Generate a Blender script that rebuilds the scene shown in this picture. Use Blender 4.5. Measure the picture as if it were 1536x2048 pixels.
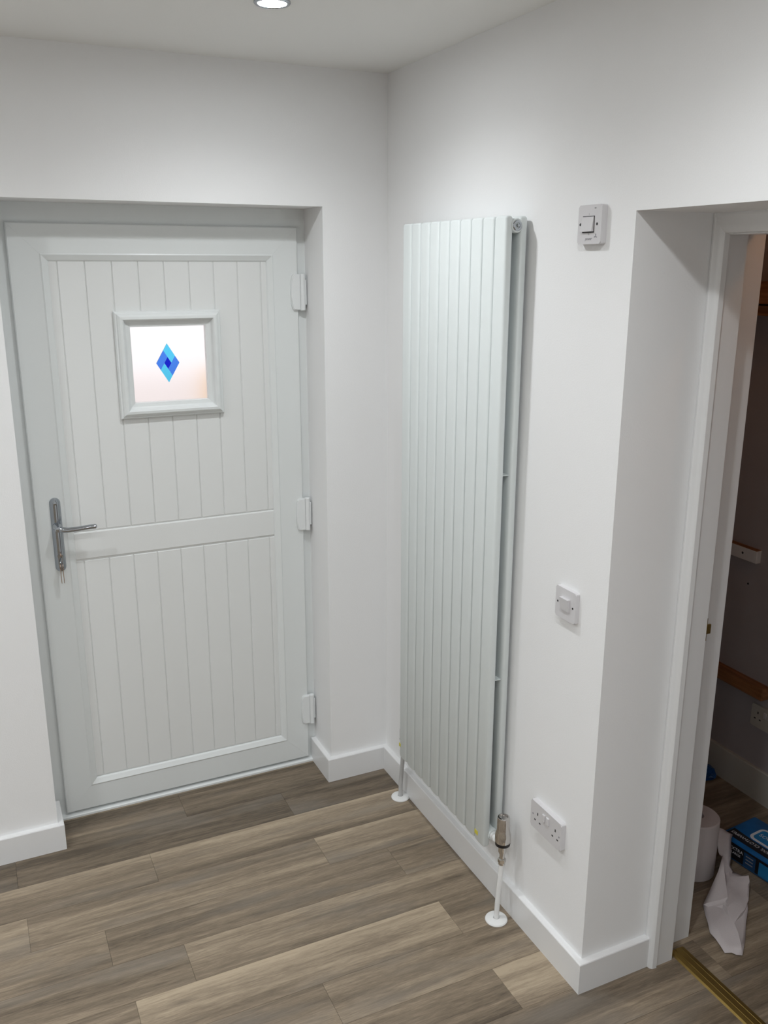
import bpy, bmesh, math, random
from mathutils import Vector, Matrix
random.seed(7)
for o in list(bpy.data.objects): bpy.data.objects.remove(o, do_unlink=True)
scene = bpy.context.scene
C = scene.collection

# ------------------------------------------------------------------ camera
YAW, PITCH, ROLL = 0.4387, -0.2711, 0.0016
CAM = Vector((-1.3534, -2.8621, 1.93))
fw = Vector((math.sin(YAW)*math.cos(PITCH), math.cos(YAW)*math.cos(PITCH), math.sin(PITCH)))
rt = Vector((math.cos(YAW), -math.sin(YAW), 0)); up = rt.cross(fw)
r2 = rt*math.cos(ROLL) + up*math.sin(ROLL); u2 = -rt*math.sin(ROLL) + up*math.cos(ROLL)
cam = bpy.data.cameras.new('camera')
cam.sensor_fit = 'VERTICAL'; cam.sensor_height = 36; cam.lens = 1784.5/2048*36
cam.clip_start = 0.02; cam.clip_end = 100
co = bpy.data.objects.new('camera', cam); C.objects.link(co)
M = Matrix((r2, u2, -fw)).transposed().to_4x4(); M.translation = CAM
co.matrix_world = M
scene.camera = co

# ------------------------------------------------------------------ world (overcast daylight outside) and exposure
w = bpy.data.worlds.new('world'); scene.world = w; w.use_nodes = True
bg = w.node_tree.nodes['Background']
bg.inputs['Color'].default_value = (1.0, 0.965, 0.98, 1); bg.inputs['Strength'].default_value = 1.12
scene.view_settings.view_transform = 'Standard'; scene.view_settings.look = 'None'
scene.view_settings.gamma = 1.0; scene.view_settings.use_curve_mapping = False
scene.view_settings.exposure = 0.0
LAMP = 245.0          # radiance of the downlight lenses
BEAM = 30.0           # power of each downlight's beam
HALL_LAMP = 44.0
LAMPS = [(x, y) for y in (-0.628, -1.80, -3.05, -4.3) for x in (-0.598, -1.85, -3.1)]  # last row and third column are unseen, added as fill to even the light

# ------------------------------------------------------------------ sizes of the room
XL, XR = -1.2344, -0.2342      # door recess
YD = 0.159                     # face of the door leaf
ZT = 2.110                     # head of the recess
ZC = 2.524                     # ceiling
YC = -1.2568                   # far side of the doorway in the right wall
YN = -2.06                     # near side of it
ZH = 2.042                     # its head
T, H = 0.0190, 0.0966          # baseboard
RX0, RY0 = -4.3, -5.0          # room extents

# ------------------------------------------------------------------ materials
def mat(name, col, rough=0.5, metal=0.0, bump=0.0, bscale=200.0, spec=0.5, vary=0.0, vscale=3.0, **kw):
    m = bpy.data.materials.new(name); m.use_nodes = True
    nt = m.node_tree; b = nt.nodes['Principled BSDF']
    b.inputs['Base Color'].default_value = (*col, 1); b.inputs['Roughness'].default_value = rough
    b.inputs['Metallic'].default_value = metal; b.inputs['Specular IOR Level'].default_value = spec
    for k, v in kw.items(): b.inputs[k.replace('_', ' ')].default_value = v
    if bump or vary:
        g = nt.nodes.new('ShaderNodeNewGeometry')
    if bump:
        n = nt.nodes.new('ShaderNodeTexNoise'); n.inputs['Scale'].default_value = bscale; n.inputs['Detail'].default_value = 3
        nt.links.new(g.outputs['Position'], n.inputs['Vector'])
        bp = nt.nodes.new('ShaderNodeBump'); bp.inputs['Strength'].default_value = bump; bp.inputs['Distance'].default_value = 0.002
        nt.links.new(n.outputs['Fac'], bp.inputs['Height']); nt.links.new(bp.outputs['Normal'], b.inputs['Normal'])
    if vary:
        n2 = nt.nodes.new('ShaderNodeTexNoise'); n2.inputs['Scale'].default_value = vscale; n2.inputs['Detail'].default_value = 4
        nt.links.new(g.outputs['Position'], n2.inputs['Vector'])
        mx = nt.nodes.new('ShaderNodeMix'); mx.data_type = 'RGBA'
        mx.inputs[6].default_value = (*[c*(1-vary) for c in col], 1); mx.inputs[7].default_value = (*[min(1, c*(1+vary)) for c in col], 1)
        nt.links.new(n2.outputs['Fac'], mx.inputs[0]); nt.links.new(mx.outputs[2], b.inputs['Base Color'])
    return m

M_wall = mat('matt_white_paint', (0.87, 0.87, 0.87), 0.75, bump=0.12, bscale=260, spec=0.25, vary=0.012)
M_ceil = mat('ceiling_paint', (0.88, 0.88, 0.86), 0.85, bump=0.08, bscale=220, spec=0.2)
M_trim = mat('satin_white_gloss', (0.80, 0.80, 0.80), 0.32, bump=0.03, bscale=60, spec=0.5)
M_upvc = mat('white_upvc', (0.765, 0.79, 0.785), 0.30, bump=0.02, bscale=500, spec=0.45)
M_board = mat('white_upvc_board', (0.78, 0.79, 0.78), 0.42, bump=0.10, bscale=420, spec=0.4)
M_rad = mat('radiator_enamel', (0.715, 0.755, 0.75), 0.5, spec=0.35)
M_plastic = mat('white_plastic', (0.66, 0.645, 0.655), 0.3, spec=0.5)
M_hinge = mat('white_hinge_plastic', (0.78, 0.80, 0.80), 0.35)
M_pipew = mat('white_pipe_sleeve', (0.78, 0.78, 0.77), 0.25, spec=0.6)
M_chrome = mat('chrome', (0.42, 0.445, 0.475), 0.10, 1.0)
M_pipe = mat('pale_grey_pipe', (0.50, 0.50, 0.50), 0.3)
M_valve = mat('bright_chrome', (0.62, 0.60, 0.58), 0.07, 1.0)
M_black = mat('black_plastic', (0.006, 0.006, 0.007), 0.4)
M_dark = mat('dark_recess', (0.02, 0.02, 0.02), 0.7)
M_grey = mat('grey_print', (0.30, 0.29, 0.31), 0.6)
M_brass = mat('brass', (0.34, 0.235, 0.075), 0.5, 1.0, vary=0.12, vscale=40)
M_copper = mat('bronze_keys', (0.55, 0.42, 0.34), 0.25, 1.0)
M_yellow = mat('yellow_label', (0.62, 0.55, 0.06), 0.5)
M_hallwall = mat('darkened_hall_paint', (0.42, 0.385, 0.395), 0.8, bump=0.1, bscale=200, spec=0.2, vary=0.04)  # albedo lowered to put the hall's dimness into the wall colour
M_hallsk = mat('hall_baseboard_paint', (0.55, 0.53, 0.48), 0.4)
M_paper = mat('tissue_paper', (0.70, 0.65, 0.655), 0.95, bump=0.35, bscale=500, spec=0.05)
M_cardb = mat('cardboard_core', (0.25, 0.17, 0.11), 0.9)
M_blue = mat('blue_wrapper', (0.01, 0.12, 0.34), 0.35, vary=0.5, vscale=18)
M_blue2 = mat('bright_blue_print', (0.015, 0.20, 0.46), 0.4, vary=0.3, vscale=30)
M_blackp = mat('black_print', (0.008, 0.008, 0.012), 0.4)
M_white = mat('white_print', (0.75, 0.75, 0.78), 0.5)
M_glove = mat('blue_film', (0.01, 0.09, 0.33), 0.3, vary=0.4, vscale=40)
M_patio = mat('pale_paving', (0.80, 0.76, 0.73), 0.8, vary=0.1)
M_terra = mat('terracotta_render', (0.94, 0.68, 0.44), 0.8, vary=0.15)

def wood_mat(name, dark, light, long_axis='Y', scale=1.0):
    m = bpy.data.materials.new(name); m.use_nodes = True; nt = m.node_tree; b = nt.nodes['Principled BSDF']
    g = nt.nodes.new('ShaderNodeNewGeometry'); mp = nt.nodes.new('ShaderNodeMapping')
    mp.inputs['Scale'].default_value = (90*scale, 4*scale, 90*scale) if long_axis == 'Y' else (4*scale, 90*scale, 90*scale)
    n = nt.nodes.new('ShaderNodeTexNoise'); n.inputs['Scale'].default_value = 1; n.inputs['Detail'].default_value = 6
    r = nt.nodes.new('ShaderNodeValToRGB'); r.color_ramp.elements[0].position = .3; r.color_ramp.elements[1].position = .7
    r.color_ramp.elements[0].color = (*dark, 1); r.color_ramp.elements[1].color = (*light, 1)
    nt.links.new(g.outputs['Position'], mp.inputs['Vector']); nt.links.new(mp.outputs[0], n.inputs['Vector'])
    nt.links.new(n.outputs['Fac'], r.inputs[0]); nt.links.new(r.outputs[0], b.inputs['Base Color']); b.inputs['Roughness'].default_value = .6
    return m
M_timber = wood_mat('bare_timber', (0.22, 0.085, 0.03), (0.42, 0.19, 0.075))

def plank_mat():
    m = bpy.data.materials.new('oak_vinyl_plank'); m.use_nodes = True; nt = m.node_tree; N = nt.nodes; L = nt.links
    b = N['Principled BSDF']
    g = N.new('ShaderNodeNewGeometry'); oi = N.new('ShaderNodeObjectInfo')
    sep = N.new('ShaderNodeSeparateColor'); L.new(oi.outputs['Color'], sep.inputs[0])
    off = N.new('ShaderNodeVectorMath'); off.operation = 'SCALE'; off.inputs[0].default_value = (37.0, 23.0, 11.0); L.new(sep.outputs['Green'], off.inputs['Scale'])
    pos = N.new('ShaderNodeVectorMath'); pos.operation = 'ADD'; L.new(g.outputs['Position'], pos.inputs[0]); L.new(off.outputs[0], pos.inputs[1])
    def noise(sx, sy, detail=4, rough=.55, dist=0.0):
        mp = N.new('ShaderNodeMapping'); mp.inputs['Scale'].default_value = (sx, sy, 1); L.new(pos.outputs[0], mp.inputs['Vector'])
        n = N.new('ShaderNodeTexNoise'); n.inputs['Scale'].default_value = 1; n.inputs['Detail'].default_value = detail
        n.inputs['Roughness'].default_value = rough; n.inputs['Distortion'].default_value = dist; L.new(mp.outputs[0], n.inputs['Vector']); return n.outputs['Fac']
    def math_(op, a, c, d=None):
        n = N.new('ShaderNodeMath'); n.operation = op
        for i, v in enumerate((a, c, d)):
            if v is None: continue
            if isinstance(v, (int, float)): n.inputs[i].default_value = v
            else: L.new(v, n.inputs[i])
        return n.outputs[0]
    band = noise(1.1, 24, 4, .55, .35)            # broad streaks along the board
    figure = noise(5.0, 55, 5, .62, 1.4)         # cathedral-like figure
    grain = noise(24, 340, 5, .7)              # fine pores
    hue = noise(2.0, 9, 2)
    v = math_('MULTIPLY_ADD', math_('SUBTRACT', band, .5), 1.35, .5)
    v = math_('ADD', v, math_('MULTIPLY', math_('SUBTRACT', figure, .5), .75))
    v = math_('ADD', v, math_('MULTIPLY', math_('SUBTRACT', grain, .5), .95))
    v = math_('ADD', v, math_('SUBTRACT', sep.outputs['Red'], .5))
    tc = N.new('ShaderNodeTexCoord'); sx = N.new('ShaderNodeSeparateXYZ'); L.new(tc.outputs['Object'], sx.inputs[0])   # printed tone drifts across each board
    v = math_('ADD', v, math_('MULTIPLY', math_('SUBTRACT', sx.outputs['Y'], .5), math_('SUBTRACT', sep.outputs['Blue'], .5)))
    r = N.new('ShaderNodeValToRGB'); L.new(v, r.inputs[0]); e = r.color_ramp.elements
    e[0].position = 0.0; e[0].color = (0.092, 0.071, 0.050, 1)
    e[1].position = 1.0; e[1].color = (0.43, 0.345, 0.245, 1)
    k = e.new(0.5); k.color = (0.232, 0.181, 0.128, 1)
    # greyer patches
    gm = N.new('ShaderNodeMix'); gm.data_type = 'RGBA'; gm.inputs[7].default_value = (0.190, 0.167, 0.141, 1)
    L.new(r.outputs[0], gm.inputs[6])
    mr = N.new('ShaderNodeMapRange'); mr.inputs[1].default_value = .52; mr.inputs[2].default_value = .72; mr.inputs[3].default_value = 0; mr.inputs[4].default_value = .65
    L.new(hue, mr.inputs[0]); L.new(mr.outputs[0], gm.inputs[0])
    # knots
    mp = N.new('ShaderNodeMapping'); mp.inputs['Scale'].default_value = (2.6, 8.5, 1); L.new(pos.outputs[0], mp.inputs['Vector'])
    vo = N.new('ShaderNodeTexVoronoi'); vo.inputs['Scale'].default_value = 1; vo.inputs['Randomness'].default_value = 1; L.new(mp.outputs[0], vo.inputs['Vector'])
    kr = N.new('ShaderNodeMapRange'); kr.inputs[1].default_value = .03; kr.inputs[2].default_value = .13; kr.inputs[3].default_value = .55; kr.inputs[4].default_value = 0
    L.new(vo.outputs['Distance'], kr.inputs[0])
    km = N.new('ShaderNodeMix'); km.data_type = 'RGBA'; km.inputs[7].default_value = (0.115, 0.093, 0.072, 1)
    L.new(gm.outputs[2], km.inputs[6]); L.new(kr.outputs[0], km.inputs[0]); L.new(km.outputs[2], b.inputs['Base Color'])
    b.inputs['Roughness'].default_value = .42; b.inputs['Specular IOR Level'].default_value = .35
    bp = N.new('ShaderNodeBump'); bp.inputs['Strength'].default_value = .12; bp.inputs['Distance'].default_value = .001
    L.new(grain, bp.inputs['Height']); L.new(bp.outputs[0], b.inputs['Normal'])
    return m
M_plank = plank_mat()

def emit_mat(name, col, s):
    m = bpy.data.materials.new(name); m.use_nodes = True; nt = m.node_tree
    nt.nodes.remove(nt.nodes['Principled BSDF']); e = nt.nodes.new('ShaderNodeEmission')
    e.inputs[0].default_value = (*col, 1); e.inputs[1].default_value = s
    nt.links.new(e.outputs[0], nt.nodes['Material Output'].inputs[0]); return m
M_led = emit_mat('led_lens', (0.94, 0.975, 1.0), LAMP)
M_warm = emit_mat('warm_bulb', (1.0, 0.50, 0.22), HALL_LAMP)

def glass_mat(name, col, rough):
    m = bpy.data.materials.new(name); m.use_nodes = True; nt = m.node_tree
    b = nt.nodes['Principled BSDF']; b.inputs['Base Color'].default_value = (*col, 1)
    b.inputs['Transmission Weight'].default_value = 1; b.inputs['Roughness'].default_value = rough; b.inputs['IOR'].default_value = 1.12
    g = nt.nodes.new('ShaderNodeNewGeometry'); n = nt.nodes.new('ShaderNodeTexNoise'); n.inputs['Scale'].default_value = 90
    nt.links.new(g.outputs['Position'], n.inputs['Vector']); bp = nt.nodes.new('ShaderNodeBump'); bp.inputs['Strength'].default_value = .08
    nt.links.new(n.outputs['Fac'], bp.inputs['Height']); nt.links.new(bp.outputs[0], b.inputs['Normal']); return m
M_glass = glass_mat('frosted_glass', (0.99, 0.965, 0.97), .33)
M_cyan = glass_mat('cyan_glass', (0.10, 0.62, 0.92), .2)
M_mid = glass_mat('blue_glass', (0.07, 0.24, 0.85), .2)
M_deep = glass_mat('deep_blue_glass', (0.01, 0.02, 0.60), .2)

# ------------------------------------------------------------------ helpers
def empty(name, loc):
    o = bpy.data.objects.new(name, None); C.objects.link(o); o.location = loc; o.empty_display_size = .05; return o
def root_loc(o):
    while o.parent: o = o.parent
    return o.location.copy()
def tag(o, label, cat, group=None, kind=None):
    o['label'] = label; o['category'] = cat
    if group: o['group'] = group
    if kind: o['kind'] = kind
    return o
def obj(name, bm, m, parent=None, smooth=False, label=None, angle=35):
    if parent is not None: bmesh.ops.translate(bm, verts=bm.verts, vec=-root_loc(parent))
    bmesh.ops.recalc_face_normals(bm, faces=bm.faces)
    me = bpy.data.meshes.new(name); bm.to_mesh(me); bm.free()
    if smooth:
        for p in me.polygons: p.use_smooth = True
        try: me.set_sharp_from_angle(angle=math.radians(angle))
        except Exception: pass
    me.materials.append(m)
    o = bpy.data.objects.new(name, me); C.objects.link(o)
    if parent is not None: o.parent = parent
    if label: o['label'] = label
    return o
def box(bm, a, b, bev=0.0, seg=2):
    a, b = Vector(a), Vector(b); lo = Vector([min(a[i], b[i]) for i in range(3)]); hi = Vector([max(a[i], b[i]) for i in range(3)])
    r = bmesh.ops.create_cube(bm, size=1); vs = r['verts']
    for v in vs: v.co = Vector([lo[i] + (v.co[i]+.5)*(hi[i]-lo[i]) for i in range(3)])
    if bev: bmesh.ops.bevel(bm, geom=list({e for v in vs for e in v.link_edges}), offset=bev, segments=seg, affect='EDGES', profile=.5)
    return bm
def B(*a, **k): return box(bmesh.new(), *a, **k)
def frame_of(d):
    d = Vector(d).normalized(); a = Vector((0, 0, 1)) if abs(d.z) < .9 else Vector((1, 0, 0))
    u = d.cross(a).normalized(); v = d.cross(u).normalized(); return u, v, d
def lathe(bm, base, axis, prof, seg=32):
    """prof: list of (distance along axis, radius)"""
    u, v, d = frame_of(axis); base = Vector(base); rings = []
    for t, r in prof:
        if r <= 1e-6: rings.append([bm.verts.new(base + d*t)])
        else: rings.append([bm.verts.new(base + d*t + (u*math.cos(2*math.pi*i/seg) + v*math.sin(2*math.pi*i/seg))*r) for i in range(seg)])
    for A, Bv in zip(rings, rings[1:]):
        if len(A) == 1 and len(Bv) == 1: continue
        for i in range(seg):
            j = (i+1) % seg
            if len(A) == 1: bm.faces.new((A[0], Bv[i], Bv[j]))
            elif len(Bv) == 1: bm.faces.new((A[i], A[j], Bv[0]))
            else: bm.faces.new((A[i], A[j], Bv[j], Bv[i]))
    for R in (rings[0], rings[-1]):
        if len(R) > 1: bm.faces.new(R)
    return bm
def LA(*a, **k): return lathe(bmesh.new(), *a, **k)
def tube(bm, pts, r, seg=14):
    pts = [Vector(p) for p in pts]; rings = []; pu = None
    for i, p in enumerate(pts):
        d = (pts[min(i+1, len(pts)-1)] - pts[max(i-1, 0)]).normalized()
        if pu is None: u, v, _ = frame_of(d)
        else:
            u = (pu - d*pu.dot(d)).normalized(); v = d.cross(u)
        pu = u; rr = r[i] if isinstance(r, (list, tuple)) else r
        rings.append([bm.verts.new(p + (u*math.cos(2*math.pi*k/seg) + v*math.sin(2*math.pi*k/seg))*rr) for k in range(seg)])
    for A, Bv in zip(rings, rings[1:]):
        for k in range(seg): bm.faces.new((A[k], A[(k+1) % seg], Bv[(k+1) % seg], Bv[k]))
    bm.faces.new(rings[0]); bm.faces.new(rings[-1]); return bm
def prism(bm, poly, origin, ax, ay, az, depth):
    """polygon in (ax, ay) extruded along az by depth"""
    o = Vector(origin); ax, ay, az = Vector(ax), Vector(ay), Vector(az)
    A = [bm.verts.new(o + ax*p[0] + ay*p[1]) for p in poly]; Bv = [bm.verts.new(o + ax*p[0] + ay*p[1] + az*depth) for p in poly]
    n = len(poly)
    for i in range(n): bm.faces.new((A[i], A[(i+1) % n], Bv[(i+1) % n], Bv[i]))
    bm.faces.new(A); bm.faces.new(Bv); return bm
def rrect(w, h, r, n=6):
    p = []
    for cx, cy, a0 in ((w/2-r, h/2-r, 0), (-w/2+r, h/2-r, 90), (-w/2+r, -h/2+r, 180), (w/2-r, -h/2+r, 270)):
        for i in range(n+1):
            a = math.radians(a0 + 90*i/n); p.append((cx + r*math.cos(a), cy + r*math.sin(a)))
    return p
def mitred(prof, x0, x1, z0, z1, names, m, parent, gap=.00012, labels=None):
    """picture-frame moulding in the plane of the door; prof: closed list of (inset from the outer edge, y)"""
    cs = [(x0, z0, 1, 1), (x1, z0, -1, 1), (x1, z1, -1, -1), (x0, z1, 1, -1)]
    out = []
    for k in range(4):
        a, b = cs[k], cs[(k+1) % 4]; bm = bmesh.new(); ra, rb = [], []
        du = Vector((b[0]-a[0], 0, b[1]-a[1])).normalized()*gap
        for ins, y in prof:
            ra.append(bm.verts.new(Vector((a[0]+a[2]*ins, y, a[1]+a[3]*ins)) + du)); rb.append(bm.verts.new(Vector((b[0]+b[2]*ins, y, b[1]+b[3]*ins)) - du))
        n = len(prof)
        for i in range(n): bm.faces.new((ra[i], ra[(i+1) % n], rb[(i+1) % n], rb[i]))
        bm.faces.new(ra); bm.faces.new(rb)
        out.append(obj(names[k], bm, m, parent))
    return out
def text(name, s, size, origin, right, upv, m, parent, label=None, align='CENTER', shear=0.0, stretch=1.0):
    cu = bpy.data.curves.new(name, 'FONT'); cu.body = s; cu.size = size; cu.align_x = align; cu.align_y = 'CENTER'; cu.shear = shear; cu.extrude = .0001
    t = bpy.data.objects.new(name, cu); me = bpy.data.meshes.new_from_object(t); bpy.data.objects.remove(t); bpy.data.curves.remove(cu)
    R = Vector(right).normalized(); U = Vector(upv).normalized(); Nn = R.cross(U); o = Vector(origin) - root_loc(parent)
    for v in me.vertices: v.co = o + R*v.co.x*stretch + U*v.co.y + Nn*v.co.z
    me.materials.clear(); me.materials.append(m)
    ob = bpy.data.objects.new(name, me); C.objects.link(ob); ob.parent = parent
    if label: ob['label'] = label
    return ob

# ------------------------------------------------------------------ the setting
def struct(name, bm, m, label, cat='wall', **k):
    return tag(obj(name, bm, m, **k), label, cat, kind='structure')

bm = bmesh.new(); WT = 0.30
box(bm, (RX0-.2, 0, 0), (XL, WT, ZC)); box(bm, (XR, 0, 0), (0.0, WT, ZC)); box(bm, (XL, 0, ZT), (XR, WT, ZC))
struct('wall_back', bm, M_wall, 'white painted wall with the recess that holds the panelled door')
bm = bmesh.new(); XW = 0.414
box(bm, (0, YC, 0), (.25, WT, ZC)); box(bm, (.25, -1.215, 0), (XW, WT, ZC))
box(bm, (0, YN, ZH), (.25, YC, ZC)); box(bm, (.25, YN, 2.04), (XW, -1.215, ZC))
box(bm, (0, RY0, 0), (XW, YN, ZC))
struct('wall_right', bm, M_wall, 'white painted wall behind the tall radiator, with a deep doorway')
struct('wall_left', B((RX0-.2, RY0-.2, 0), (RX0, 0, ZC)), M_wall, 'plain white painted wall opposite the radiator')
struct('wall_front', B((RX0, RY0-.2, 0), (XW, RY0, ZC)), M_wall, 'plain white painted wall opposite the panelled door')
struct('ceiling', B((RX0-.2, RY0-.2, ZC), (XW, WT, ZC+.12)), M_ceil, 'off-white painted ceiling with recessed downlights', 'ceiling')

# floor: boards laid parallel to the door wall
PW, PL = 0.1552, 0.935
XF0, XF1, YF0, YF1 = RX0, 1.16, RY0, YD+.05
bm = bmesh.new(); box(bm, (RX0-.2, RY0-.2, -.06), (1.3, WT, -.004))
floor = struct('floor', bm, mat('subfloor', (0.03, 0.025, 0.02), .9), 'grey-brown oak-effect vinyl plank floor', 'floor')
pm = bpy.data.meshes.new('plank'); pb = B((0, 0, 0), (1, 1, 1)); pb.to_mesh(pm); pb.free(); pm.materials.append(M_plank)
joint = {-2: -.80, -1: -.445, 0: -.03, 1: -.43, 2: -.222, 3: -.02, 4: -.187, 5: -.64, 6: -.183, 7: -.52, 8: -.05, 9: -.75, 10: -.35}
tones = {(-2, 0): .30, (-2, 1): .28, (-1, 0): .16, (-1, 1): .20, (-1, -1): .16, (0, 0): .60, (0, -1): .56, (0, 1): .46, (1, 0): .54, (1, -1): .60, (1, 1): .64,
         (2, 0): .38, (2, 1): .38, (2, -1): .48, (3, 0): .52, (3, 1): .46, (4, 0): .72, (4, 1): .44, (4, -1): .46, (5, 1): .47, (5, 0): .54,
         (6, 0): .34, (6, 1): .74, (7, 0): .50, (7, 1): .40, (8, 1): .42}
drift = {(0, 0): 1.0, (0, 1): .9, (0, -1): .95, (1, 1): .8, (4, 0): .95, (5, 0): .3, (5, 1): .3, (6, 1): .75, (2, 0): .35, (-1, 0): .6, (3, 0): .7}
for k in range(-3, 33):
    ytop = -.165 - PW*k; ybot = ytop - PW
    ya, yb = max(ybot, YF0), min(ytop, YF1)
    if yb - ya < .01: continue
    j = joint.get(k, random.uniform(-.9, 0)); n = -6
    while True:
        xa, xb = j + (n-1)*PL, j + n*PL
        idx = n; n += 1
        if xa > XF1: break
        xa, xb = max(xa, XF0), min(xb, XF1)
        if k < 0 and ya > -.005: xa, xb = max(xa, XL+.001), min(xb, XR-.001)
        if xb - xa < .01: continue
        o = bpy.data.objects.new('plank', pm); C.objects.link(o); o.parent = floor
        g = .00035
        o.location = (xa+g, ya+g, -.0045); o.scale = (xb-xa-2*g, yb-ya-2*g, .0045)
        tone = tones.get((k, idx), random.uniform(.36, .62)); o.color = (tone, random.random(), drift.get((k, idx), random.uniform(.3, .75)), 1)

# baseboards
def board_path(name, pts, z1, t, m, label, side=1, parent=None, bev=.0035):
    """extruded baseboard following wall points; thickness to the given side"""
    bm = bmesh.new(); n = len(pts); P = [Vector((*p, 0)) for p in pts]; off = []
    for i in range(n):
        ds = []
        if i: ds.append((P[i]-P[i-1]).normalized())
        if i < n-1: ds.append((P[i+1]-P[i]).normalized())
        ns = [Vector((-d.y, d.x, 0))*side for d in ds]
        if len(ns) == 1: off.append(ns[0])
        else: s = ns[0]+ns[1]; off.append(s/(s.dot(ns[0])))
    prof = [(-.004, -.002), (t, -.002), (t, z1-bev), (t-bev*.35, z1-bev*.3), (t-bev, z1), (-.004, z1)]
    R = [[bm.verts.new(P[i] + off[i]*a + Vector((0, 0, z))) for a, z in prof] for i in range(n)]
    for A, Bv in zip(R, R[1:]):
        for q in range(len(prof)): bm.faces.new((A[q], A[(q+1) % 6], Bv[(q+1) % 6], Bv[q]))
    bm.faces.new(R[0]); bm.faces.new(R[-1])
    return struct(name, bm, m, label, 'baseboard')
board_path('baseboard_back_left', [(RX0, 0), (XL, 0), (XL, .135)], H, T, M_trim, 'white square-topped baseboard along the wall on the handle side of the door', -1)
board_path('baseboard_right', [(XR, YD+.012), (XR, 0), (0, 0), (0, YC), (.226, YC)], H, T, M_trim, 'white square-topped baseboard running from the hinge side of the door to the doorway', -1)
board_path('baseboard_left', [(RX0, RY0), (RX0, 0)], H, T, M_trim, 'white baseboard along the wall opposite the radiator', -1)
board_path('baseboard_front', [(0, YN), (0, RY0), (RX0, RY0)], H, T, M_trim, 'white baseboard along the wall opposite the door', -1)

# ------------------------------------------------------------------ the panelled door
door = empty('door_1', ((XL+XR)/2, YD, 0)); tag(door, 'white panelled door with a small square frosted window', 'door', kind='structure')
SX0, SX1, SZ0, SZ1 = -1.1935, -0.2670, 0.0220, 2.0500
# fixed frame: its three sides stand behind the leaf
FY = YD + .016
fx = bmesh.new()
for a, b in (((XL-.003, FY, 0), (SX0+.03, FY+.06, ZT+.003)), ((SX1-.03, FY, 0), (XR+.003, FY+.06, ZT+.003)), ((SX0+.03, FY, SZ1-.03), (SX1-.03, FY+.06, ZT+.003))): box(fx, a, b)
obj('frame', fx, M_upvc, door)
th = bmesh.new(); prism(th, [(YD-.005, 0), (YD-.005, .007), (YD-.002, .010), (YD+.006, .012), (YD+.075, .018), (YD+.075, 0)], (XL+.018, 0, 0), (0, 1, 0), (0, 0, 1), (1, 0, 0), XR-XL-.036)
obj('threshold', th, M_upvc, door)
leaf_prof = [(0, YD+.05), (0, YD+.003), (.003, YD), (.0905, YD), (.0905, YD+.05)]
mitred(leaf_prof, SX0, SX1, SZ0, SZ1, ['bottom_rail', 'hinge_stile', 'top_rail', 'lock_stile'], M_upvc, door)
bead_prof = [(0, YD+.03), (0, YD-.0005), (.004, YD-.002), (.010, YD+.001), (.020, YD+.006), (.024, YD+.010), (.024, YD+.03)]
mitred(bead_prof, SX0+.0905, SX1-.0875, SZ0+.0905, SZ1-.0895, ['bead']*4, M_upvc, door)
PX0, PX1, PZ0, PZ1 = -1.0775, -0.3815, 0.1400, 1.9400
panel = B((PX0-.005, YD+.0135, PZ0-.005), (-.888, YD+.045, PZ1+.005))
box(panel, (-.561, YD+.0135, PZ0-.005), (PX1+.005, YD+.045, PZ1+.005))
box(panel, (-.888, YD+.0135, PZ0-.005), (-.561, YD+.045, 1.455)); box(panel, (-.888, YD+.0135, 1.756), (-.561, YD+.045, PZ1+.005))
panel = obj('panel', panel, M_board, door)
gr = [-1.054 + .0820*i for i in range(9)]
edges = [PX0-.004] + gr + [PX1+.004]
BY = YD + .0105; g = .0013
def brd(x0, x1, z0, z1):
    obj('board', B((x0, BY, z0), (x1, YD+.03, z1), bev=.0014, seg=1), M_board, panel)
for i in range(len(edges)-1):
    a = edges[i] + (g if i else 0); b = edges[i+1] - (g if i < len(edges)-2 else 0)
    if a > -.892 and b < -.555:
        brd(a, b, 1.0635, 1.452); brd(a, b, 1.760, PZ1)
    else: brd(a, b, 1.0635, PZ1)
    brd(a, b, PZ0, .957)
obj('mid_rail', B((PX0-.004, YD+.0085, .9635), (PX1+.004, YD+.03, 1.0585), bev=.0035, seg=2), M_board, door)

# window in the door
WX, WZ, WH = -.7230, 1.6065, .1745
wprof = [(0, YD+.014), (0, YD+.001), (.003, YD-.004), (.008, YD-.005), (.010, YD-.010), (.017, YD-.015), (.025, YD-.016), (.029, YD-.012), (.034, YD+.000), (.038, YD+.003), (.0505, YD+.006), (.0505, YD+.03), (.03, YD+.03)]
wf = mitred(wprof, WX-WH, WX+WH, WZ-WH, WZ+WH, ['window_moulding']*4, M_upvc, door)
pane = obj('window_pane', B((WX-.126, YD+.022, WZ-.126), (WX+.126, YD+.026, WZ+.126)), M_glass, door, label='frosted glass pane with a small blue leaded diamond')
# diamond of five glass pieces (a lapped frame around a dark centre)
dc = Vector((-.7285, 0, 1.609)); du = Vector((.0385, 0, 0)); dv = Vector((0, 0, .0645))
def dp(s, t):   # s, t along the two edge directions of the rhombus, -1..1
    return dc + (du*(s - t) + dv*(s + t))*0.5
def piece(quad, m):
    bm = bmesh.new(); y0, y1 = YD+.0185, YD+.0225
    A = [bm.verts.new((dp(*q).x, y0, dp(*q).z)) for q in quad]; Bv = [bm.verts.new((dp(*q).x, y1, dp(*q).z)) for q in quad]
    for i in range(4): bm.faces.new((A[i], A[(i+1) % 4], Bv[(i+1) % 4], Bv[i]))
    bm.faces.new(A); bm.faces.new(Bv); obj('stained_glass_piece', bm, m, pane)
q = .30; e = .012
piece([(q+e, -q+e), (1, -q+e), (1, 1), (q+e, 1)], M_cyan)                 # upper right edge
piece([(-1, q+e), (q, q+e), (q, 1), (-1, 1)], M_mid)                       # upper left edge
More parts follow.
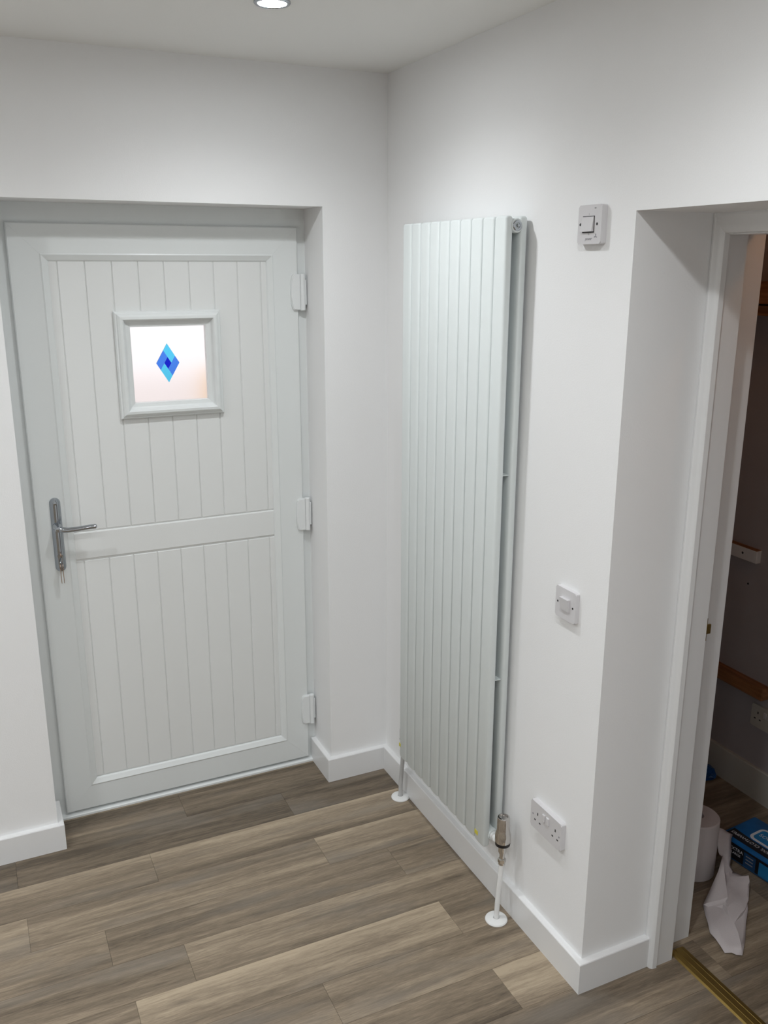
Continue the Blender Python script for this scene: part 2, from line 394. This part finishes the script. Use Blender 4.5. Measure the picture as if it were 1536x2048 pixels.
piece([(-1, -1), (-q-e, -1), (-q-e, q), (-1, q)], M_cyan)                  # lower left edge
piece([(-q, -1), (1, -1), (1, -q), (-q, -q)], M_mid)                       # lower right edge
piece([(-q, -q+e), (q, -q+e), (q, q), (-q, q)], M_deep)

# handle
hx = -1.1305
plate = bmesh.new(); pp = rrect(.0345, .254, .01715, 10)
rings = [[plate.verts.new((hx + px*k, YD+.001-d_, 1.063 + pz*(1-(1-k)*.03))) for px, pz in pp] for k, d_ in ((1, 0), (1, .003), (.93, .0055), (.72, .0082), (.40, .0105), (.03, .0122))]
for A, Bv in zip(rings, rings[1:]):
    for i in range(len(pp)): plate.faces.new((A[i], A[(i+1) % len(pp)], Bv[(i+1) % len(pp)], Bv[i]))
plate.faces.new(rings[0]); plate.faces.new(rings[-1])
handle = obj('door_handle', plate, M_chrome, door, smooth=True, label='chrome lever handle on a long ridged backplate', angle=50)
lv = bmesh.new(); lz = 1.094
lathe(lv, (hx, YD-.006, lz), (0, -1, 0), [(0, .0145), (.010, .0135), (.014, .0115), (.040, .0105), (.046, .0085), (.048, 0)], 24)
tube(lv, [(hx, YD-.042, lz), (hx+.012, YD-.050, lz-.002), (hx+.03, YD-.053, lz-.004), (hx+.06, YD-.054, lz-.003), (hx+.095, YD-.054, lz-.001), (hx+.116, YD-.053, lz-.001), (hx+.120, YD-.053, lz-.001)],
     [.0085, .0095, .0085, .0078, .0078, .0080, .0045], 16)
obj('lever', lv, M_chrome, handle, smooth=True)
obj('screw', LA((hx, YD-.0095, 1.172), (0, -1, 0), [(0, .006), (.001, .006), (.002, .004), (.002, 0)]), M_chrome, handle, smooth=True)
cy = bmesh.new(); prism(cy, [(.0085*math.cos(t*math.pi/10+math.pi*0), .0085*math.sin(t*math.pi/10)) for t in range(0, 11)] + [(-.005, -.018), (.005, -.018)], (hx, YD-.006, .992), (1, 0, 0), (0, 0, 1), (0, -1, 0), .0095)
obj('lock_cylinder', cy, M_chrome, handle)
# keys hanging in the lock: a thing of their own
ky = empty('key_ring', (hx, YD-.03, .90)); tag(ky, 'small ring of bronze keys hanging from the door lock', 'keys')
bm = bmesh.new(); prism(bm, [(.0095*math.cos(t*math.pi/8), .0095*math.sin(t*math.pi/8)) for t in range(16)], (hx, YD-.016, .998), (0, -1, 0), (0, 0, 1), (1, 0, 0), .002)
box(bm, (hx-.001, YD-.020, .994), (hx+.001, YD-.008, 1.000)); obj('key', bm, M_copper, ky)
bm = bmesh.new(); R = .011; tube(bm, [(hx+.004*math.sin(t*math.pi/12), YD-.024+R*.55*math.cos(t*math.pi/12), .980+R*math.sin(t*math.pi/12)) for t in range(25)], .0011, 8); obj('ring', bm, M_chrome, ky, smooth=True)
for dx in (-.004, .004):
    bm = bmesh.new(); prism(bm, [(.009*math.cos(t*math.pi/8), .009*math.sin(t*math.pi/8)-.006) for t in range(16)], (hx+dx-.001, YD-.026, .968), (0, 1, 0), (0, 0, 1), (1, 0, 0), .0018)
    box(bm, (hx+dx-.001, YD-.030, .902), (hx+dx+.0008, YD-.022, .958)); obj('key', bm, M_copper, ky)

# hinges
for zc in (1.835, 1.034, .2335):
    hh = .122
    bm = bmesh.new(); poly = [(.036, -hh/2), (.036, hh/2), (.012, hh/2), (.006, hh/2-.006), (.002, hh/2-.022), (0, 0), (.002, -hh/2+.022), (.006, -hh/2+.006), (.012, -hh/2)]
    prism(bm, poly, (-.2965, YD+.001, zc), (1, 0, 0), (0, 0, 1), (0, -1, 0), .011)
    bmesh.ops.bevel(bm, geom=[e for e in bm.edges if all(v.co.y < YD-.008 for v in e.verts)], offset=.003, segments=2, affect='EDGES')
    hg = obj('hinge', bm, M_hinge, door)
    obj('knuckle', LA((-.2530, YD-.006, zc-hh/2-.001), (0, 0, 1), [(0, .0085), (.0012, .0095), (hh+.0008, .0095), (hh+.002, .0085)], 20), M_hinge, hg, smooth=True)
    obj('hinge_post', B((-.252, YD-.008, zc-.043), (XR-.004, YD+.018, zc+.043), bev=.002), M_hinge, hg)

# ------------------------------------------------------------------ doorway in the right wall: lining, stop, architrave
dw = empty('door_2', (.33, (YC+YN)/2, 0)); tag(dw, 'white painted doorway lining with moulded architrave opening to the dark hall', 'doorway', kind='structure')
def jamb(poly, z1): return prism(bmesh.new(), poly, (0, 0, 0), (1, 0, 0), (0, 1, 0), (0, 0, 1), z1)
LZ = 1.995
far = [(.240, -1.20), (.240, -1.285), (.304, -1.285), (.306, -1.283), (.306, -1.258), (.328, -1.258), (.330, -1.256), (.330, -1.235), (XW, -1.235), (XW, -1.20)]
jb = obj('jamb', jamb(far, LZ+.03), M_trim, dw)
ny = YC + YN
obj('jamb', jamb([(x, ny - y) for x, y in far], LZ+.03), M_trim, dw)
hd = bmesh.new(); hp = [(x, LZ + (y + 1.285)) for x, y in far]
prism(hd, hp, (0, -1.24, 0), (1, 0, 0), (0, 0, 1), (0, -1, 0), YC-YN-.05); obj('head', hd, M_trim, dw)
def arch_prof(s=1): # (x, offset towards the opening from the wall face)
    return [(.2425, -.004), (.226, -.004), (.2205, .002), (.2195, .008), (.222, .013), (.2215, .020), (.224, .028), (.229, .0325), (.2425, .034)]
obj('architrave', prism(bmesh.new(), [(x, YC - a) for x, a in arch_prof()], (0, 0, -.001), (1, 0, 0), (0, 1, 0), (0, 0, 1), LZ+.05), M_trim, dw, smooth=True)
obj('architrave', prism(bmesh.new(), [(x, YN + a) for x, a in arch_prof()], (0, 0, -.001), (1, 0, 0), (0, 1, 0), (0, 0, 1), LZ+.05), M_trim, dw, smooth=True)
obj('architrave', prism(bmesh.new(), [(x, ZH+.004 - a*1.45) for x, a in arch_prof()], (0, YC-.0005, 0), (1, 0, 0), (0, 0, 1), (0, -1, 0), YC-YN-.001), M_trim, dw, smooth=True)
sp = B((.338, -1.2395, .966), (.354, -1.234, 1.030)); box(sp, (.354, -1.2395, .985), (.367, -1.234, 1.011)); st = obj('strike_plate', sp, M_brass, jb, label='brass strike plate')
obj('latch_hole', B((.345, -1.2400, .985), (.352, -1.2365, 1.009)), M_dark, st)
# brass floor strip
bp_ = bmesh.new(); prism(bp_, [(.317, 0), (.322, .004), (.333, .0055), (.334, .0045), (.336, .0045), (.337, .006), (.352, .006), (.353, .0045), (.355, .0045), (.356, .0055), (.367, .004), (.372, 0)], (0, YN+.03, 0), (1, 0, 0), (0, 0, 1), (0, 1, 0), -1.262-YN-.03)
tag(obj('threshold_strip', bp_, M_brass), 'ribbed brass threshold strip across the doorway floor', 'floor strip')

# ------------------------------------------------------------------ the hall beyond
HX, HY0, HY1, HZ = 1.160, -2.4, -.25, 2.42
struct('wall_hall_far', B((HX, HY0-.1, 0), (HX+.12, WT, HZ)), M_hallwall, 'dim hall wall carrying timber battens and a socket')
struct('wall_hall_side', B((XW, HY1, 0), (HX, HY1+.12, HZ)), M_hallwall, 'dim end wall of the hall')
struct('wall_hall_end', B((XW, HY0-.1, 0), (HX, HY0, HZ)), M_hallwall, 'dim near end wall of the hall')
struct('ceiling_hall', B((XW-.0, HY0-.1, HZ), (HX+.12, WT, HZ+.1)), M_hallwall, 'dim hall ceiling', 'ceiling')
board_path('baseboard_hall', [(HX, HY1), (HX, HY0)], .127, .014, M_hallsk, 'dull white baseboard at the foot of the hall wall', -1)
bt = empty('timber_batten', (1.14, -.52, .90)); tag(bt, 'white-faced timber batten screwed to the hall wall, bare wood on top', 'batten')
obj('face_board', B((1.138, -.686, .897), (HX+.001, -.27, .943), bev=.0015), M_trim, bt)
obj('wood_top', B((1.1385, -.684, .9425), (HX+.001, -.27, .945)), M_timber, bt)
obj('screw_hole', LA((1.1376, -.622, .921), (1, 0, 0), [(0, .0045), (.003, .0045)], 12), M_dark, bt)
tag(obj('timber_batten', B((1.122, -.795, .409), (HX+.001, -.27, .456), bev=.0015), M_timber), 'bare brown timber batten low on the hall wall above the socket', 'batten')
sh = empty('shelf', (1.14, -.6, 1.765)); tag(sh, 'warm-lit timber shelf edge high on the hall wall', 'shelf')
obj('shelf_board', B((1.02, -1.3, 1.806), (HX+.001, -.27, 1.876), bev=.002), M_timber, sh)
obj('shelf_batten', B((1.04, -1.3, 1.768), (HX+.001, -.27, 1.801), bev=.002), M_timber, sh)
obj('dark_strip', B((1.12, -1.3, 1.80), (HX+.001, -.27, 1.807)), M_dark, sh)  # near-black strip set back in the gap between board and batten
tag(obj('wall_plug_hole', LA((HX-.0006, -.643, .805), (1, 0, 0), [(0, .004), (.002, .004)], 10), M_dark), 'small dark screw hole in the hall wall below the batten', 'screw hole')

def socket(name, x, ya, yb, z0, z1, label, m, thick=.016, details=None):
    """double wall socket on a wall facing -x, between ya (far) and yb (near)"""
    s = empty(name, (x, (ya+yb)/2, z0)); tag(s, label, 'socket')
    xf = x - thick; cy_ = (ya+yb)/2; W = ya - yb; Hh = z1 - z0
    bm = bmesh.new(); prism(bm, rrect(W, Hh, .006, 5), (x+.001, cy_, (z0+z1)/2), (0, 1, 0), (0, 0, 1), (-1, 0, 0), thick+.001)
    bmesh.ops.bevel(bm, geom=[e for e in bm.edges if all(v.co.x < xf+.0005 for v in e.verts)], offset=.0018, segments=2, affect='EDGES')
    obj('faceplate', bm, m, s)
    return s, xf
s, xf = socket('double_socket', 0, -1.010, -1.154, .371, .456, 'white double wall socket low beside the radiator valve', M_plastic)
for oc in (-1.044, -1.128):
    for dy, z, hy, hz in ((0, .423, .0022, .0042), (.0115, .4, .0034, .0022), (-.0115, .4, .0034, .0022)):
        obj('pin_slot', B((xf-.0003, oc+dy-hy, z-hz), (xf+.002, oc+dy+hy, z+hz)), M_dark, s)
for oc in (-1.0745, -1.0925):
    obj('rocker_switch', B((xf-.004, oc-.0060, .418), (xf+.002, oc+.0060, .441), bev=.0015), M_plastic, s)
for oc in (-1.0215, -1.1460):
    obj('screw', LA((xf+.001, oc, .4135), (-1, 0, 0), [(0, .0028), (.0014, .0028), (.0014, 0)], 12), M_grey, s, smooth=True)
s, xf = socket('double_socket', HX, -.735, -.885, .285, .372, 'dim double socket on the hall wall above the baseboard', M_hallsk, .010)
for oc in (-.765, -.850):
    for dy, z, hy, hz in ((0, .343, .0024, .0045), (.0115, .318, .004, .0026), (-.0115, .318, .004, .0026)):
        obj('pin_slot', B((xf-.0003, oc+dy-hy, z-hz), (xf+.002, oc+dy+hy, z+hz)), M_dark, s)
for oc in (-.798, -.817): obj('rocker_switch', B((xf-.004, oc-.006, .334), (xf+.002, oc+.006, .357), bev=.0015), M_plastic, s)

# light switch
def plate_switch(name, ya, yb, z0, z1, thick, label, cat):
    s = empty(name, (0, (ya+yb)/2, z0)); tag(s, label, cat); xf = -thick
    bm = bmesh.new(); prism(bm, rrect(ya-yb, z1-z0, .005, 5), (.001, (ya+yb)/2, (z0+z1)/2), (0, 1, 0), (0, 0, 1), (-1, 0, 0), thick+.001)
    bmesh.ops.bevel(bm, geom=[e for e in bm.edges if all(v.co.x < xf+.0005 for v in e.verts)], offset=.0015, segments=2, affect='EDGES')
    obj('faceplate', bm, M_plastic, s); return s, xf
s, xf = plate_switch('light_switch', -1.065, -1.150, 1.0405, 1.1245, .012, 'white single rocker light switch halfway up the wall by the doorway', 'light switch')
rk = bmesh.new(); prism(rk, [(-.001, 1.067), (-.001, 1.101), (.0095, 1.101), (.0045, 1.067)], (xf, -1.092, 0), (-1, 0, 0), (0, 0, 1), (0, -1, 0), .0345); obj('rocker', rk, M_plastic, s)
for oc in (-1.075, -1.1385): obj('screw', LA((xf+.001, oc, 1.082), (-1, 0, 0), [(0, .003), (.0013, .003), (.0013, 0)], 12), M_dark, s)
# fan isolator
s, xf = plate_switch('fan_isolator_switch', -1.0755, -1.1605, 1.9745, 2.0610, .016, 'white surface-mounted fan isolator switch beside the radiator top', 'switch')
obj('switch_surround', B((xf-.0004, -1.1360, 1.9995), (xf+.002, -1.0925, 2.0365)), M_dark, s)
rk = bmesh.new(); prism(rk, [(-.002, 2.0025), (-.002, 2.0350), (.0015, 2.0350), (.0065, 2.0025)], (xf, -1.0921, 0), (-1, 0, 0), (0, 0, 1), (0, -1, 0), .0418); obj('rocker', rk, M_plastic, s)
for oc in (-1.0845, -1.1455): obj('screw', LA((xf+.001, oc, 2.0185), (-1, 0, 0), [(0, .0032), (.0015, .0032), (.0015, 0)], 12), M_dark, s)
RT, UPV = (0, -1, 0), (0, 0, 1)
text('marking', 'I', .006, (xf-.0003, -1.1150, 2.0405), RT, UPV, M_grey, s)
text('marking', 'O', .006, (xf-.0003, -1.1170, 1.9965), RT, UPV, M_grey, s)
text('lettering', 'power', .0095, (xf-.0003, -1.1170, 1.9865), RT, UPV, M_grey, s, shear=.2)
text('marking', '10A', .0045, (xf-.0003, -1.1365, 2.053), RT, UPV, M_grey, s)
bm = bmesh.new()
for k in range(3):
    a = math.radians(90+120*k); c_, s_ = math.cos(a), math.sin(a)
    prism(bm, [(x*c_ - y*s_, x*s_ + y*c_) for x, y in ((0, -.0006), (.0035, -.0022), (.006, 0), (.0035, .0012), (0, .0006))], (xf-.0001, -1.1425, 1.992), (0, -1, 0), (0, 0, 1), (-1, 0, 0), .0003)
obj('fan_symbol', bm, M_grey, s)

# ------------------------------------------------------------------ radiator
RY = -.2715; TP = .059; NT = 10; RZ0, RZ1 = .209, 2.048
rad = empty('radiator', (-.06, RY-NT*TP/2, RZ0)); tag(rad, 'tall white double radiator of flat oval tubes on the wall', 'radiator')
def oval(bm, cx, cy, w, t, z0, z1, n=2.7, seg=36):
    rings = []
    for z, s in ((z0, .55), (z0+.0015, .8), (z0+.006, 1), (z1-.006, 1), (z1-.0015, .8), (z1, .55)):
        ring = []
        for i in range(seg):
            a = 2*math.pi*i/seg; c_, s_ = math.cos(a), math.sin(a)
            yy = math.copysign(abs(c_)**(2/n), c_)*w/2; xx = math.copysign(abs(s_)**(2/n), s_)*t/2
            ins = (1-s)*t/2
            yy = math.copysign(max(abs(yy)-ins, 0), yy); xx = xx*s
            ring.append(bm.verts.new((cx+xx, cy+yy, z)))
        rings.append(ring)
    for A, Bv in zip(rings, rings[1:]):
        for i in range(seg): bm.faces.new((A[i], A[(i+1) % seg], Bv[(i+1) % seg], Bv[i]))
    bm.faces.new(rings[0]); bm.faces.new(rings[-1]); return bm
XFRONT, XREAR = -.0652, -.0215
mt = None
for cx, nm in ((XFRONT, 'front_tube'), (XREAR, 'rear_tube')):
    for k in range(NT):
        cyy = RY - TP*(k+.5)
        if k == 0:
            first = obj(nm, oval(bmesh.new(), cx, cyy, .0549, .025, RZ0, RZ1, 4.2), M_rad, rad, smooth=True, angle=60)
        else:
            o = first.copy(); C.objects.link(o); o.parent = rad; o.location = (0, -TP*k, 0)
for z in (2.0245, .246):
    obj('header_pipe', LA((-.0435, RY-.004, z), (0, -1, 0), [(0, .016), (.002, .0185), (NT*TP-.008, .0185), (NT*TP-.004, .0165)], 28), M_rad, rad, smooth=True)
plug = obj('end_plug', LA((-.0435, RY-NT*TP+.004, 2.0245), (0, -1, 0), [(0, .0135), (.005, .0135), (.0065, .0115), (.0065, .0075), (.003, .007), (.003, 0)], 24), M_chrome, rad, smooth=True, label='chrome end plug with bleed valve')
obj('bleed_valve', LA((-.0435, RY-NT*TP+.001, 2.0245), (0, -1, 0), [(0, .0045), (.007, .0045), (.008, .0035), (.008, 0)], 6), M_chrome, plug)
for z in (1.372, .760):      # clip plates between the two rows of tubes
    obj('spacer_plate', B((-.0555, RY-NT*TP+.010, z), (-.031, RY-.012, z+.0022)), M_rad, rad)
    obj('spacer_plate', B((-.0555, RY-NT*TP+.045, z+.018), (-.033, RY-NT*TP+.062, z+.021)), M_rad, rad)
for z in (1.80, .45):
    for y in (RY-.09, RY-.50): obj('wall_bracket', B((-.012, y-.012, z), (-.0003, y+.012, z+.06)), M_rad, rad)
obj('label_sticker', B((XFRONT-.0130, RY-NT*TP+.034, .232), (XFRONT-.0118, RY-NT*TP+.053, .246)), M_yellow, rad, label='small yellow label on the radiator foot')
obj('label_sticker', B((XFRONT-.0130, RY-.016, .252), (XFRONT-.0100, RY-.004, .264)), M_yellow, rad)

# valves, pipes and floor collars
def valve(name, vx, vy, dirn, label, trv):
    v = empty(name, (vx, vy, .185)); tag(v, label, 'radiator valve')
    zz = .246
    obj('tail', LA((-.0435, RY-NT*TP+.003 if dirn < 0 else RY-.003, zz), (vx+.0435, vy-(RY-NT*TP if dirn < 0 else RY), 0), [(0, .0125), (.012, .0125), (.0125, .009), (.022, .009), (.0225, .0115), (.036, .0115), (.0365, .009), (.05, .009)], 20), M_pipew if trv else M_valve, v, smooth=True)
    obj('valve_body', LA((vx, vy, .187), (0, 0, 1), [(0, .0085), (.001, .0105), (.020, .0105), (.021, .008), (.034, .008), (.046, .0125), (.078, .0125), (.08, .010)], 24), M_valve, v, smooth=True)
    obj('compression_nut', LA((vx, vy, .1935), (0, 0, 1), [(0, .0105), (.002, .0125), (.013, .0125), (.015, .0105)], 6), M_valve, v)
    if trv:
        obj('grip_band', LA((vx, vy, .258), (0, 0, 1), [(-.002, .0185), (-.001, .0225), (.009, .0235), (.010, .020)], 32), M_black, v, smooth=True)
        obj('thermostat_cap', LA((vx, vy, .267), (0, 0, 1), [(0, .0230), (.003, .0242), (.026, .0238), (.040, .0200), (.045, .0192), (.080, .0190), (.084, .0175), (.085, .0135), (.081, .0125), (.081, 0)], 40), M_valve, v, smooth=True)
    else:
        obj('lockshield_cap', LA((vx, vy, .262), (0, 0, 1), [(0, .014), (.03, .0135), (.036, .011), (.037, 0)], 28), M_valve, v, smooth=True)
valve('thermostatic_valve', -.050, -.924, -1, 'chrome thermostatic radiator valve with a black band', True)
valve('lockshield_valve', -.0435, -.240, 1, 'chrome lockshield valve half hidden behind the radiator edge', False)
def pipe(name, top, bot, m, label):
    bm = tube(bmesh.new(), [(*top, .20), ((top[0]*.7+bot[0]*.3), (top[1]*.7+bot[1]*.3), .15), ((top[0]*.1+bot[0]*.9), (top[1]*.1+bot[1]*.9), .06), (*bot, -.003)], .0078, 18)
    tag(obj(name, bm, m, smooth=True), label, 'pipe')
pipe('supply_pipe', (-.050, -.924), (-.0665, -.932), M_pipew, 'white sleeved pipe rising from the floor to the thermostatic valve')
pipe('supply_pipe', (-.0435, -.240), (-.046, -.2245), M_pipe, 'metal pipe under the radiator edge nearest the panelled door')
for (x, y), lab in (((-.0670, -.9320), 'white round pipe collar on the floor under the thermostatic valve'), ((-.046, -.2245), 'white round pipe collar on the floor nearest the panelled door')):
    bm = bmesh.new(); prof = [(0.0, .0335), (.003, .0345), (.006, .0325), (.0085, .025), (.0095, .0105), (.0075, .0085), (.0075, .0083), (0, .0083)]
    lathe(bm, (x, y, 0), (0, 0, 1), prof, 36)
    tag(obj('pipe_collar', bm, M_pipew, smooth=True), lab, 'pipe collar')

# ------------------------------------------------------------------ downlights
rows = ['first row from the door wall', 'second row from the door wall', 'third row from the door wall', 'added fill row furthest from the door wall']
cols = ['radiator side', 'middle', 'added fill column away from the radiator']
near_lab = {i: 'ceiling downlight, %s, %s' % (rows[i//3], cols[i % 3]) for i in range(12)}
near_lab[0] = 'lit round downlight in the ceiling between the panelled door and the radiator'
for i, (x, y) in enumerate(LAMPS):
    d = empty('downlight', (x, y, ZC)); tag(d, near_lab[i], 'ceiling light', 'recessed ceiling downlights')
    bm = bmesh.new(); u_ = 40; pr = [(.034, .001), (.0345, -.004), (.037, -.006), (.041, -.0055), (.0435, -.003), (.044, .001)]
    R = [[bm.verts.new((x + r*math.cos(2*math.pi*k/u_), y + r*math.sin(2*math.pi*k/u_), ZC+z)) for k in range(u_)] for r, z in pr]
    for A, Bv in zip(R, R[1:]):
        for k in range(u_): bm.faces.new((A[k], A[(k+1) % u_], Bv[(k+1) % u_], Bv[k]))
    obj('bezel', bm, M_chrome, d, smooth=True)
    obj('lens', LA((x, y, ZC+.0005), (0, 0, -1), [(0, .0338), (.003, .0338), (.0045, .028), (.005, 0)], 32), M_led, d, smooth=True)
    sl = bpy.data.lights.new('downlight_beam', 'SPOT'); sl.energy = BEAM; sl.color = (0.94, 0.975, 1.0); sl.spot_size = math.radians(150); sl.spot_blend = 1.0; sl.shadow_soft_size = .042
    so = bpy.data.objects.new('beam', sl); C.objects.link(so); so.parent = d; so.location = (0, 0, -.012)
# hall lamp: bare warm bulb on the hall ceiling
hl = empty('ceiling_bulb', (.66, -1.52, HZ)); tag(hl, 'warm bare bulb in a holder on the hall ceiling', 'ceiling light')
obj('lamp_holder', LA((.66, -1.52, HZ), (0, 0, -1), [(0, .035), (.012, .035), (.016, .02), (.05, .018), (.05, 0)], 24), M_plastic, hl, smooth=True)
obj('bulb', LA((.66, -1.52, HZ-.045), (0, 0, -1), [(0, .012), (.02, .014), (.04, .024), (.058, .030), (.075, .028), (.086, .018), (.09, 0)], 24), M_warm, hl, smooth=True)

# ------------------------------------------------------------------ things on the hall floor
rl = empty('paper_roll', (.648, -1.000, 0)); tag(rl, 'white paper roll standing on the hall floor behind the jamb', 'paper roll')
bm = bmesh.new(); RR, RH = .072, .203
lathe(bm, (.648, -1.000, 0), (0, 0, 1), [(0, .022), (0, RR-.003), (.003, RR), (RH-.004, RR), (RH, RR-.004), (RH, .022), (RH-.03, .021), (0, .0215)], 48)
obj('paper', bm, M_paper, rl, smooth=True)
obj('core', LA((.648, -1.000, .001), (0, 0, 1), [(0, .0215), (RH-.025, .0215), (RH-.024, .0195), (.01, .0195), (.01, 0)], 24), M_cardb, rl, smooth=True)

def cloth():
    V = {'A': (.742, -1.008, .135), 'B': (.792, -1.022, .100), 'C': (.712, -1.030, .110), 'D': (.742, -1.082, .016), 'P': (.705, -1.072, .078),
         'G': (.690, -1.098, .022), 'L': (.547, -1.156, .006), 'K': (.479, -1.254, .007), 'E': (.461, -1.336, .006), 'F': (.496, -1.365, .004),
         'R': (.652, -1.233, .008), 'S': (.756, -1.140, .030), 'M': (.612, -1.190, .036), 'N': (.580, -1.200, .016), 'O': (.560, -1.270, .020), 'Q': (.700, -1.190, .014), 'H': (.700, -1.125, .030),
         'U': (.765, -1.052, .060), 'W': (.720, -1.048, .060)}
    F = ['CAB', 'CBU', 'CUW', 'WUD', 'WDP', 'PDG', 'PGM', 'PML', 'LMN', 'GDH', 'GHM', 'HDS', 'HSQ', 'HQM', 'QSR', 'QRO', 'MQO', 'NMO', 'LNK', 'NOK', 'KOE', 'OFE', 'ORF']
    bm = bmesh.new(); d = {k: bm.verts.new(v) for k, v in V.items()}
    for f in F: bm.faces.new([d[c] for c in f])
    bmesh.ops.recalc_face_normals(bm, faces=bm.faces)
    bmesh.ops.subdivide_edges(bm, edges=bm.edges[:], cuts=2, use_grid_fill=True, smooth=.25)
    rnd = random.Random(3)
    for v in bm.verts:
        v.co.z += rnd.uniform(-.004, .005); v.co.x += rnd.uniform(-.003, .003); v.co.y += rnd.uniform(-.003, .003)
        if v.co.z < .0025: v.co.z = .0025
    bmesh.ops.triangulate(bm, faces=bm.faces[:])
    o = obj('paper_sheet', bm, M_paper, smooth=True, angle=28)
    md = o.modifiers.new('thick', 'SOLIDIFY'); md.thickness = .0008; md.offset = 1
    return o
tag(cloth(), 'crumpled sheet of white paper trailing from the roll across the hall floor', 'paper')

# packet of wipes
bu = Vector((.100, -.995, 0)).normalized(); bv = Vector((-bu.y, bu.x, 0)); bo = Vector((.793, -.950, 0)) + bu*.020; BL, BW, BH = .26, .180, .078
pk = empty('wipes_packet', bo + bu*BL/2 + bv*BW/2); tag(pk, 'blue and black packet of large cloth wipes on the hall floor', 'packet')
def loc(a, b, c): return bo + bu*a + bv*b + Vector((0, 0, c))
bm = B((0, 0, 0), (BL, BW, BH), bev=.010, seg=3)
for v in bm.verts: v.co = loc(*v.co)
obj('wrapper', bm, M_blue, pk, smooth=True)
def slab(name, pts, m, parent=pk, th=.0006, nrm=Vector((0, 0, 1))):
    bm = bmesh.new(); A = [bm.verts.new(p) for p in pts]; Bv = [bm.verts.new(p + nrm*th) for p in pts]; n = len(pts)
    for i in range(n): bm.faces.new((A[i], A[(i+1) % n], Bv[(i+1) % n], Bv[i]))
    bm.faces.new(A); bm.faces.new(Bv); return obj(name, bm, m, parent)
zt = BH - .0003
slab('black_band', [loc(.012, .012, zt), loc(BL-.012, .012, zt), loc(BL-.012, .052, zt), loc(.10, .052, zt), loc(.012, .060, zt)], M_blackp)
slab('side_print', [loc(.014, .0003, .010), loc(BL-.012, .0003, .010), loc(BL-.012, .0003, .068), loc(.014, .0003, .068)], M_blackp, nrm=-bv)
slab('side_print', [loc(.100, -.0003, .011), loc(.145, -.0003, .011), loc(.145, -.0003, .060), loc(.100, -.0003, .060)], mat('dark_blue_print', (.01, .06, .16), .4, vary=.4, vscale=60), nrm=-bv)
slab('side_print', [loc(.158, -.0003, .011), loc(BL-.014, -.0003, .011), loc(BL-.014, -.0003, .058), loc(.158, -.0003, .058)], M_blue2, nrm=-bv)
lp = [loc(.130+a, .100+b, zt+.0004) for a, b in rrect(.132, .084, .022)]; slab('reseal_label', lp, M_white)
lp = [loc(.130+a, .100+b, zt+.0012) for a, b in rrect(.112, .064, .014)]; slab('reseal_label', lp, M_blue2)
text('lettering', 'XXL CLOTHWIPES', .0185, loc(.092, .038, zt+.0010), -bu, -bv, M_white, pk, stretch=.95, shear=.15)
text('lettering', 'ROOS', .022, loc(.112, .100, zt+.0022), -bu, -bv, M_white, pk)
text('lettering', 'EXTRA', .017, loc(.070, -.0010, .050), bu, (0, 0, 1), M_white, pk)
text('lettering', 'LARGE', .012, loc(.070, -.0010, .034), bu, (0, 0, 1), M_white, pk)
for z, a in ((.048, .122), (.036, .122), (.024, .122)): slab('print_line', [loc(a-.014, -.0010, z), loc(a+.014, -.0010, z), loc(a+.014, -.0010, z+.0035), loc(a-.014, -.0010, z+.0035)], M_grey, nrm=-bv, th=.0003)
text('lettering', 'wipes', .016, loc(.14, .158, zt+.0006), -bu, -bv, M_grey, pk)

# crumpled blue film by the far baseboard
bm = bmesh.new(); bmesh.ops.create_icosphere(bm, subdivisions=3, radius=1); rnd = random.Random(5)
for v in bm.verts:
    k = .75 + .45*rnd.random(); c = v.co; v.co = Vector((1.098 + c.x*.040*k, -.575 + c.y*.062*k, max(.001, .016 + c.z*.024*k)))
tag(obj('crumpled_film', bm, M_glove, smooth=True, angle=20), 'crumpled scrap of dark blue plastic film against the hall baseboard', 'plastic film')

# ------------------------------------------------------------------ outside, seen blurred through the frosted pane
struct('ground_outside', B((-6, .30, -.25), (9, 14, -.06)), M_patio, 'pale paving outside the door', 'ground')
tag(obj('garden_wall', B((.36, 4.0, -.06), (3.6, 4.25, 1.12), bev=.02), M_terra), 'warm terracotta garden wall blurred behind the frosted door pane', 'garden wall')
